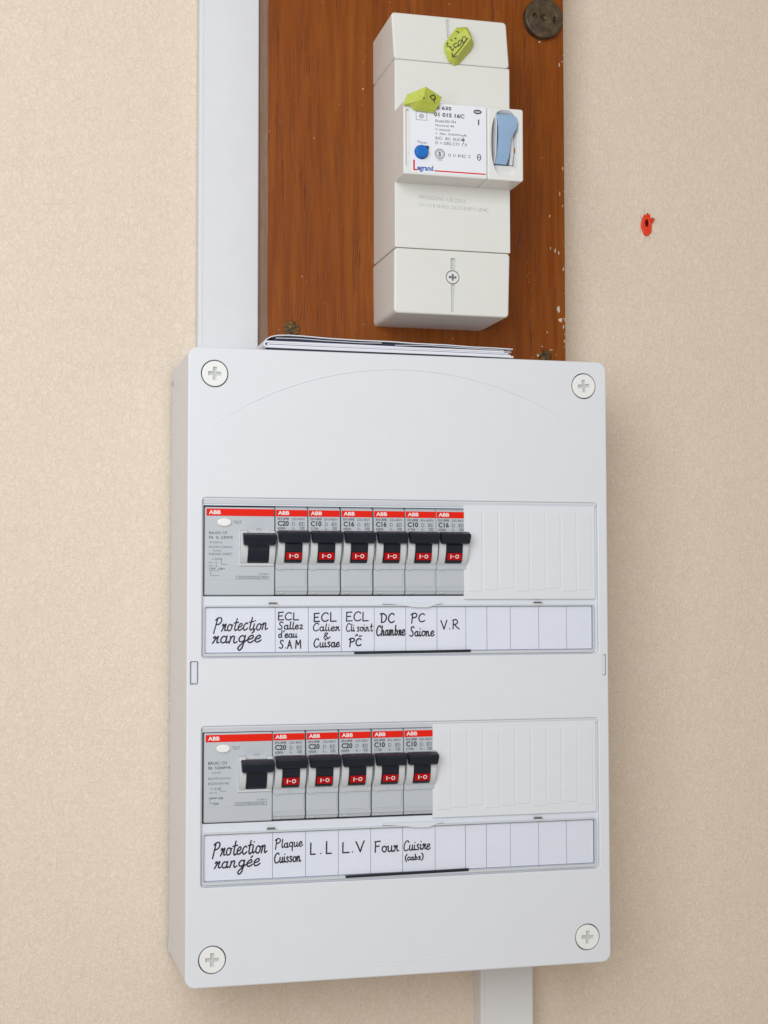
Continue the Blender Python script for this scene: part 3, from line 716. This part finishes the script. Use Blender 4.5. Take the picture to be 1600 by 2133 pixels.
# ------------------------------------------------------------------ main breaker on the board
mb = thing('main_breaker', 'tall ivory main circuit breaker with a pale blue lever, mounted on the wooden board', 'main breaker', (155, -30, 378))
def lean(bm):                                     # both end covers fall back slightly from the middle
    for v in bm.verts:
        k = max(0, min(1, (-v.co.y - 30) / 50))
        if v.co.z > 528: v.co.y += 3.0 * k * (v.co.z - 528) / 29; v.co.x -= .9 * k * (v.co.z - 528) / 29
        if v.co.z < 417: v.co.y += 2.0 * k * (417 - v.co.z) / 38
def tall(bm): 
    pass
bm = B(); plate(bm, rr(119.9, 417.1, 190.6, 528.0, .5), [], -80.6, -30.1, .45)
obj('middle_body', bm, 'ivory', mb)
bm = B(); xs = 155.1
plate(bm, rr(119.6, 379.0, 190.3, 416.8, 2.2), [(rr(153.9, 405.7, 156.6, 412.3, .2), 1.5, .2, 1), (ell(xs, 401.2, 4.2, 4.1, 36), 2.0, .25, 0), (pol([(154.6, 380.8), (156.0, 380.8), (156.6, 396.8), (154.2, 396.8)]), .8, .15, 1)], -80.6, -30.1, 1.1, 4)
for v in bm.verts:
    if v.co.z < 385: v.co.x = 155 + (v.co.x - 155) * (1 - .012 * (385 - v.co.z) / 6)
lean(bm); obj('lower_cover', bm, ['ivory', 'slot'], mb)
bm = B(); plate(bm, rr(119.6, 528.3, 190.6, 557.2, 2.2), [(pol([(153.0, 544.0), (155.0, 544.0), (155.0, 555.5), (153.0, 555.5)]), .8, .15, 1)], -80.6, -30.1, 1.1, 4)
lean(bm); obj('upper_cover', bm, ['ivory', 'slot'], mb)
bm = B(); cyl(bm, 153.9, 543.4, .9, -79.8, -78.6, 12); obj('dark_hole', bm, 'dark', mb)
# terminal cover screw
P = [(xs - .1 + p * .9, 401.0 + q * .9) for p, q in ((-.7, -.7), (-.7, -2.3), (.7, -2.3), (.7, -.7), (2.6, -.9), (2.6, .7), (.7, .7), (.7, 2.2), (-.7, 2.2), (-.7, .7), (-2.7, .9), (-2.7, -.7))]
bm = B(); plate(bm, ell(xs - .1, 401.0, 3.6, 3.5, 36), [(pol(P), .9, .1, 1)], -80.4, -78, .3); obj('terminal_screw', bm, ['ivory_block', 'print_grey'], mb)
bm = B(); text(bm, 'HEXAGONE 1UB 2201E', 134.3, 446.4, 163.1, 448.7, -80.66, rise=-1.3); text(bm, 'DV11018 3414/5n 20C0C4X47V118Y4C', 134.3, 441.7, 177.1, 444.0, -80.66, rise=-1.0)
text(bm, 'NEPARTY EN1210', 146.5, 500.0, 158.6, 501.4, -80.66)
obj('embossed_text', bm, 'print_pale', mb)
# middle block, left half with label
bm = B(); plate(bm, rr(119.9, 455.0, 170.0, 497.6, .9), [(rr(121.3, 459.5, 123.3, 492.5, .9), 1.8, .4, 0), (ell(130.4, 468.1, 4.1, 4.1, 32), 2.2, .3, 0)], -100, -80.4, .8, 4)
blk = obj('label_block', bm, 'ivory_block', mb)
bm = B(); plate(bm, rr(124.3, 456.2, 169.4, 497.0, .4), [(ell(130.4, 468.1, 4.2, 4.2, 32), .12, 0, None)], -100.14, -99.95, 0); lb = obj('rating_label', bm, 'label', blk)
bm = B(); y = -100.18
text(bm, 'E S 63S', 136.6, 493.6, 148.4, 495.7, y, 0, True)
text(bm, '01 01S 16C', 138.0, 489.5, 156.2, 491.9, y, 0, True)
for s_, x0, z0, x1, z1 in (('Enabl.0017N', 138.8, 486.2, 151.0, 487.7), ('Nominal 46', 138.8, 483.8, 150.0, 485.1), ('C manuel', 138.8, 481.4, 147.5, 482.7), ('+  70kn  KNNWnp45', 138.8, 478.6, 157.6, 480.2),
                            ('IDC:  IEC  EUCIM', 138.8, 476.1, 156.2, 477.7), ('D + DES C71 1 0', 138.8, 473.3, 157.6, 475.0), ('O  U  B+EC  C', 146.4, 466.6, 159.9, 468.4)): text(bm, s_, x0, z0, x1, z1, y, 0)
bar(bm, 155.4, 474.6, 155.8, 478.6, y - .01, 1)
ring(bm, 141.4, 467.8, 3.1, 3.0, .45, y, 28, 1); ring(bm, 141.4, 467.8, 2.2, 2.1, .4, y, 24, 1); text(bm, 'B', 140.7, 466.6, 142.1, 469.0, y, 0, True); text(bm, 'VDE', 139.8, 463.8, 143.0, 464.6, y, 1)
ring(bm, 164.2, 494.0, 2.5, 1.35, .75, y, 28, 0); bar(bm, 163, 493.8, 165.4, 494.25, y, 0)
text(bm, 'I', 164.45, 486.3, 165.2, 489.6, y, 0, True)
ring(bm, 165.0, 467.4, 1.3, 1.9, .5, y, 24, 0); bar(bm, 164.3, 467.2, 165.7, 467.6, y, 0)
for a, b_, c, d in ((127.2, 486.6, 133.8, 486.85), (127.2, 491.2, 133.8, 491.45), (127.2, 486.6, 127.45, 491.4), (133.55, 486.6, 133.8, 491.4)): bar(bm, a, b_, c, d, y, 1)
ring(bm, 130.5, 489.0, 1.4, 1.3, .35, y, 18, 1); ring(bm, 130.5, 489.0, .7, .7, .3, y, 12, 1)
text(bm, 'Reset', 128.2, 473.3, 133.6, 474.9, y, 1, rise=-.4)
bar(bm, 125.5, 457.9, 126.5, 463.4, y, 2); bar(bm, 125.5, 457.3, 128.0, 458.1, y - .01, 2)
text(bm, 'egrand', 127.9, 456.6, 137.4, 460.6, y - .01, 3, True); bar(bm, 138.0, 457.4, 169.0, 458.15, y, 2)
obj('printed_text', bm, ['print_dark', 'print_grey', 'print_red', 'print_blue'], lb)
bm = B(); plate(bm, ell(130.3, 468.0, 3.6, 3.6, 32), [], -103.0, -97.8, .5, 4, True); obj('test_button', bm, 'blue', blk, 30)
bm = B(); prism(bm, [(-100.5, 469.6), (-101.2, 470.5), (-101.2, 471.7), (-100.1, 472.0), (-100.1, 469.6)], 131.4, 134.6, .15); obj('button_stop', bm, 'dark', blk)
# right half with the scooped lever well
def oval(x0, x1, z0, z1, n=40, ex=3.2):
    P = []; cx, cz, a, c = (x0 + x1) / 2, (z0 + z1) / 2, (x1 - x0) / 2, (z1 - z0) / 2
    for i in range(n):
        t = 2 * math.pi * i / n; ct, st = math.cos(t), math.sin(t)
        P.append((cx + a * math.copysign(abs(ct) ** (2 / ex), ct), cz + c * math.copysign(abs(st) ** (2 / 1.9), st)))
    return P
ov = oval(172.4, 189.9, 457.6, 496.4)
bm = B(); plate(bm, rr(170.2, 455.0, 192.1, 497.6, 1.4), [(pol(ov), .6, .4, None)], -100, -80.4, .8, 4)
inn = []
for i, (x, z) in enumerate(ov):
    t = 2 * math.pi * i / 40; inn.append((max(174.4, min(187.6, x)), max(464.9, min(494.4, z))))
inn2 = [(x + (181 - x) * .001, z) for x, z in inn]
mid = [((a * .55 + c * .45), (b_ * .55 + d * .45)) for (a, b_), (c, d) in zip(ov, inn)]
f0, b0 = rings(bm, [(ov, -99.4), (mid, -98.2), (inn, -95.6), (inn2, -92)])
bmesh.ops.remove_doubles(bm, verts=bm.verts, dist=.02)
obj('lever_block', bm, 'ivory_block', mb)
lv_ = mb
bm = B(); box(bm, 173.5, -92.2, 464, 188.5, -91.5, 495); obj('lever_slot', bm, 'dark', mb)
bm = B(); L = [(494.3, 175.5, 186.9, -99.3), (492.5, 175.5, 187.8, -101.4), (489.2, 175.8, 188.2, -102.6), (485.5, 176.3, 187.6, -102.4), (482.5, 176.6, 186.0, -101.3), (479.5, 176.7, 184.9, -100.6), (474, 176.4, 184.4, -100.1), (469, 175.7, 183.9, -98.8), (465.4, 174.9, 183.2, -96.8)]
prev = None
for z, a, b_, yy in L:
    row = [bm.verts.new(p) for p in ((a, -92, z), (a, yy + .7, z), (a + .6, yy, z), ((a + b_) / 2, yy - .25, z), (b_ - .6, yy, z), (b_, yy + .7, z), (b_, -92, z))]
    if prev:
        for i in range(6): bm.faces.new((prev[i], row[i], row[i + 1], prev[i + 1]))
    else: bm.faces.new(row)
    prev = row
bm.faces.new(prev[::-1]); bmesh.ops.recalc_face_normals(bm, faces=bm.faces)
obj('lever', bm, 'lever', mb, 22)
bm = B(); prism(bm, [(-92, 465.2), (-95.8, 465.4), (-98.0, 471), (-98.2, 477), (-97.2, 482.5), (-92, 482.5)], 184.9, 186.9, .3); obj('lever_side', bm, 'grey_arm', mb)
bm = B(); prism(bm, [(-92, 465.4), (-97.4, 465.4), (-100.4, 470), (-101.6, 480), (-102.2, 488), (-100.6, 493.4), (-92, 494)], 174.7, 175.5, .2); obj('lever_edge', bm, 'grey_arm', mb)
bm = B(); box(bm, 187.3, -97.0, 472.6, 188.6, -95.4, 475.4, .2); obj('stud', bm, 'brown', mb)

# ------------------------------------------------------------------ crumpled green seals
def seal(label, top, bot, yb, inkfn):
    t = thing('sticker_seal', label, 'sticker', (top[0][0], -80, top[0][2]), 'yellow-green folded sticker seals on the main breaker')
    return t
def faceted(name, outline, inner, faces, yb, parent, thick=.0):
    """outline/inner: (x, y, z); back ring sits on the surface at yb"""
    bm = B(); vs = [bm.verts.new(p) for p in outline + inner]; n = len(outline)
    for f in faces: bm.faces.new([vs[i] for i in f])
    cx = sum(p[0] for p in outline) / n; cz = sum(p[2] for p in outline) / n
    bk = [bm.verts.new((p[0] + (cx - p[0]) * .18, yb, p[2] + (cz - p[2]) * .18)) for p in outline]
    for i in range(n): bm.faces.new((vs[i], vs[(i + 1) % n], bk[(i + 1) % n], bk[i]))
    bmesh.ops.subdivide_edges(bm, edges=bm.edges, cuts=2, use_grid_fill=True, fractal=.0)
    for v in bm.verts:
        if v.co.y < yb - .3: v.co += Vector((random.uniform(-.1, .1), random.uniform(-.16, .16), random.uniform(-.1, .1)))
    bmesh.ops.triangulate(bm, faces=bm.faces)
    bmesh.ops.recalc_face_normals(bm, faces=bm.faces)
    return obj(name, bm, 'seal', parent)
s1 = thing('sticker_seal', 'crumpled yellow-green seal with scribbled arrow on the top cover of the main breaker', 'sticker', (158, -79, 538), 'green sticker seals on the main breaker')
O = [(157.6, -81.5, 549.9), (163.6, -82.5, 550.3), (165.2, -83.5, 547.0), (167.9, -82.0, 540.8), (166.3, -81.0, 536.9), (158.6, -81.0, 527.9), (155.8, -81.0, 526.8), (151.9, -82, 529.5), (149.5, -83.0, 535.5), (149.3, -82.5, 538.8)]
I = [(164.6, -87.6, 541.8), (156.0, -87.0, 530.6), (161.9, -86.3, 547.5)]
faceted('folded_sheet', O, I, [(0, 1, 12), (1, 2, 12), (2, 3, 10), (2, 10, 12), (3, 4, 10), (4, 5, 11, 10), (5, 6, 11), (6, 7, 11), (7, 8, 11), (8, 9, 11), (9, 0, 12), (9, 12, 10, 11)], -79.0, s1)
def plane_y(p, q, r):
    n = (Vector(q) - Vector(p)).cross(Vector(r) - Vector(p))
    return lambda x, z: p[1] - (n.x * (x - p[0]) + n.z * (z - p[2])) / n.y
py1 = plane_y(O[9], I[0], I[1])
def ink_on(bm, strokes, r, yf, off=.28):
    for q in strokes:
        c = catmull(q, 4)
        m = B(); bead(m, c, r, 0)
        vm = {v: bm.verts.new((v.co.x, v.co.y + yf(v.co.x, v.co.z) - off, v.co.z)) for v in m.verts}
        for f in m.faces: bm.faces.new([vm[v] for v in f.verts])
        m.free()
bm = B()
ink_on(bm, [[(162.6, 542.0), (157, 534.2), (153.6, 530.6)], [(153.3, 533.0), (153.4, 530.2), (155.6, 530.7)], [(150.6, 537.2), (153.2, 536.6)],
            [(152.6, 536.6), (153.6, 534.2), (154.2, 535.6)], [(154.4, 538.2), (155.2, 535.8)], [(154.4, 538.2), (156.4, 539.2)], [(155.2, 536.0), (157.2, 537.6)],
            [(156.9, 537.0), (157.4, 540.0), (158.9, 540.8), (158.4, 538.2), (156.9, 537.0)], [(159.7, 538.9), (159.5, 541.8), (161.0, 543.0), (161.6, 541.0), (160.4, 539.4), (159.7, 538.9)]], .24, py1, .45)
ink_on(bm, [[(151.0, 539.6), (151.4, 538.6), (150.8, 538.2)], [(153.2, 541.4), (153.8, 540.6)], [(155.2, 543.0), (156.2, 542.0), (155.3, 541.9)], [(156.9, 546.6), (157.9, 545.8), (157.5, 544.6)]], .33, py1, .45)
obj('printed_scribble', bm, 'print_dark', s1)
s2 = thing('sticker_seal', 'tent-folded yellow-green sticker seal over the top left corner of the white rating label', 'sticker', (131, -100, 496), 'green sticker seals on the main breaker')
O = [(119.0, -101.5, 494.0), (121.1, -103.0, 499.9), (131.3, -106.6, 504.0), (142.3, -102.0, 500.3), (139.8, -103.5, 494.8), (136.8, -101.6, 490.9), (125.4, -101.6, 492.0), (122.7, -102.5, 494.2)]
I = [(129.6, -107.5, 496.6)]
faceted('folded_sheet', O, I, [(0, 1, 2, 8), (2, 3, 8), (3, 4, 8), (4, 5, 8), (5, 6, 8), (6, 7, 8), (7, 0, 8)], -100.2, s2)
py2 = plane_y(O[2], O[3], I[0])
bm = B()
ink_on(bm, [[(133.9, 498.8), (135.2, 499.7), (136.6, 500.3), (137.7, 498.9), (136.6, 497.4), (135.0, 497.9), (133.9, 498.8)], [(136.6, 500.2), (137.4, 499.6), (137.2, 498.2), (136.2, 497.6)], [(136.2, 497.6), (136.8, 496.4), (137.2, 495.8)]], .25, py2, .35)
ink_on(bm, [[(129.5, 497.0), (130.1, 497.1)]], .4, lambda x, z: -107.4, .2)
obj('printed_symbol', bm, 'print_dark', s2)

# ------------------------------------------------------------------ leaflets lying on top of the box
def sheet(bm, pts, th, y0, y1):
    P = [Vector(p) for p in pts]; n = len(P); a = []; b = []
    for i, p in enumerate(P):
        t = (P[min(n - 1, i + 1)] - P[max(0, i - 1)]).normalized(); nn = Vector((-t.y, t.x)) * th / 2
        a.append((p + nn)); b.append((p - nn))
    R = []
    for y in (y0, y1): R.append(([bm.verts.new((q.x, y, q.y)) for q in a], [bm.verts.new((q.x, y, q.y)) for q in b]))
    for i in range(n - 1):
        bm.faces.new((R[0][0][i], R[0][0][i + 1], R[1][0][i + 1], R[1][0][i])); bm.faces.new((R[0][1][i], R[1][1][i], R[1][1][i + 1], R[0][1][i + 1]))
        bm.faces.new((R[0][0][i], R[0][1][i], R[0][1][i + 1], R[0][0][i + 1])); bm.faces.new((R[1][0][i], R[1][0][i + 1], R[1][1][i + 1], R[1][1][i]))
    for i in (0, n - 1): bm.faces.new((R[0][0][i], R[1][0][i], R[1][1][i], R[0][1][i]))
    return bm
def folded(xl, xr1, xr2, zb, zt, th, wob, y0, y1, name, parent, tilt=0, mat='paper'):
    z = (zb + zt) / 2; h = (zt - zb) / 2; pts = []
    n = 26
    for i in range(n): 
        x = xr1 + (xl + h - xr1) * i / (n - 1); pts.append((x, zb + wob * math.sin(x * .045 + 1) + tilt * (x - xl)))
    for i in range(1, 8):
        a = -math.pi / 2 - math.pi * i / 8; pts.append((xl + h + h * math.cos(a) * 1.2, z + h * math.sin(a)))
    for i in range(n):
        x = xl + h + (xr2 - xl - h) * i / (n - 1); pts.append((x, zt + wob * 1.5 * math.sin(x * .05) - wob * .8 * math.sin((x - xl) * .018) + tilt * (x - xl)))
    bm = B(); sheet(bm, pts, th, y0, y1); return obj(name, bm, mat, parent)
lt = thing('booklet', 'thick folded white booklet lying flat on top of the distribution box', 'booklet', (118, -58, 354), 'folded papers on the distribution box')
def slab(poly, y0, y1, name, mat, parent):
    """closed outline of (x, z) points given its depth along y"""
    bm = B(); a = [bm.verts.new((x, y0, z)) for x, z in poly]; c = [bm.verts.new((x, y1, z)) for x, z in poly]; n = len(poly)
    fs = [bm.faces.new(a), bm.faces.new(c[::-1])] + [bm.faces.new((a[i], a[(i + 1) % n], c[(i + 1) % n], c[i])) for i in range(n)]
    bmesh.ops.recalc_face_normals(bm, faces=fs); return obj(name, bm, mat, parent)
slab([(44.6, 355.3), (47, 354.25), (100, 354.15), (189, 354.15), (189, 354.5), (130, 354.6), (72, 355.2), (45, 356.0)], -80.6, -34, 'painted_shadow_line', 'navy_print_shade', lt)  # thin dark wedge painted as the shadow line under the booklet
folded(43.2, 191.6, 186.0, 355.7, 358.5, .95, .07, -82.0, -33, 'cover_page', lt, -.004)
folded(45.0, 190.0, 188.6, 356.6, 357.6, .7, .04, -81.6, -34, 'inner_page', lt, -.004)
l2 = thing('folded_leaflet', 'wavy folded white leaflet lying on the booklet under the main breaker', 'leaflet', (118, -58, 358), 'folded papers on the distribution box')
top = [(43.6, 358.9), (44.6, 360.2), (47, 361.6), (51, 362.5), (57, 362.8), (66, 362.6), (80, 361.9), (98, 361.5), (116, 361.5), (132, 361.0), (150, 360.9), (166, 360.3), (180, 360.2), (191.6, 359.9)]
bm = B(); sheet(bm, [(x, z) for x, z in top], .5, -81.0, -36); obj('cover_page', bm, 'paper', l2)
bm = B(); sheet(bm, [(43.6, 358.9), (60, 359.0), (90, 358.9), (130, 358.6), (160, 358.4), (190.8, 358.2)], .35, -80.6, -36); obj('cover_page', bm, 'paper', l2)
slab([(47.5, 359.9), (62, 359.5), (90, 359.3), (140, 359.1), (176, 358.9), (184, 359.2), (160, 359.7), (120, 360.4), (92, 360.6), (70, 361.6), (56, 361.7)], -79.0, -38, 'inner_page', 'navy_print_shade', l2)  # navy print that also fills the open fold with painted shade
bm = B(); sheet(bm, [(50, 361.0), (62, 361.2), (78, 360.6), (100, 360.2), (112, 360.5)], .3, -80.4, -38); obj('inner_page', bm, 'paper', l2)
bm = B(); sheet(bm, [(120, 359.6), (140, 360.2), (165, 359.6), (186, 359.1)], .3, -80.4, -38); obj('inner_page', bm, 'paper', l2)
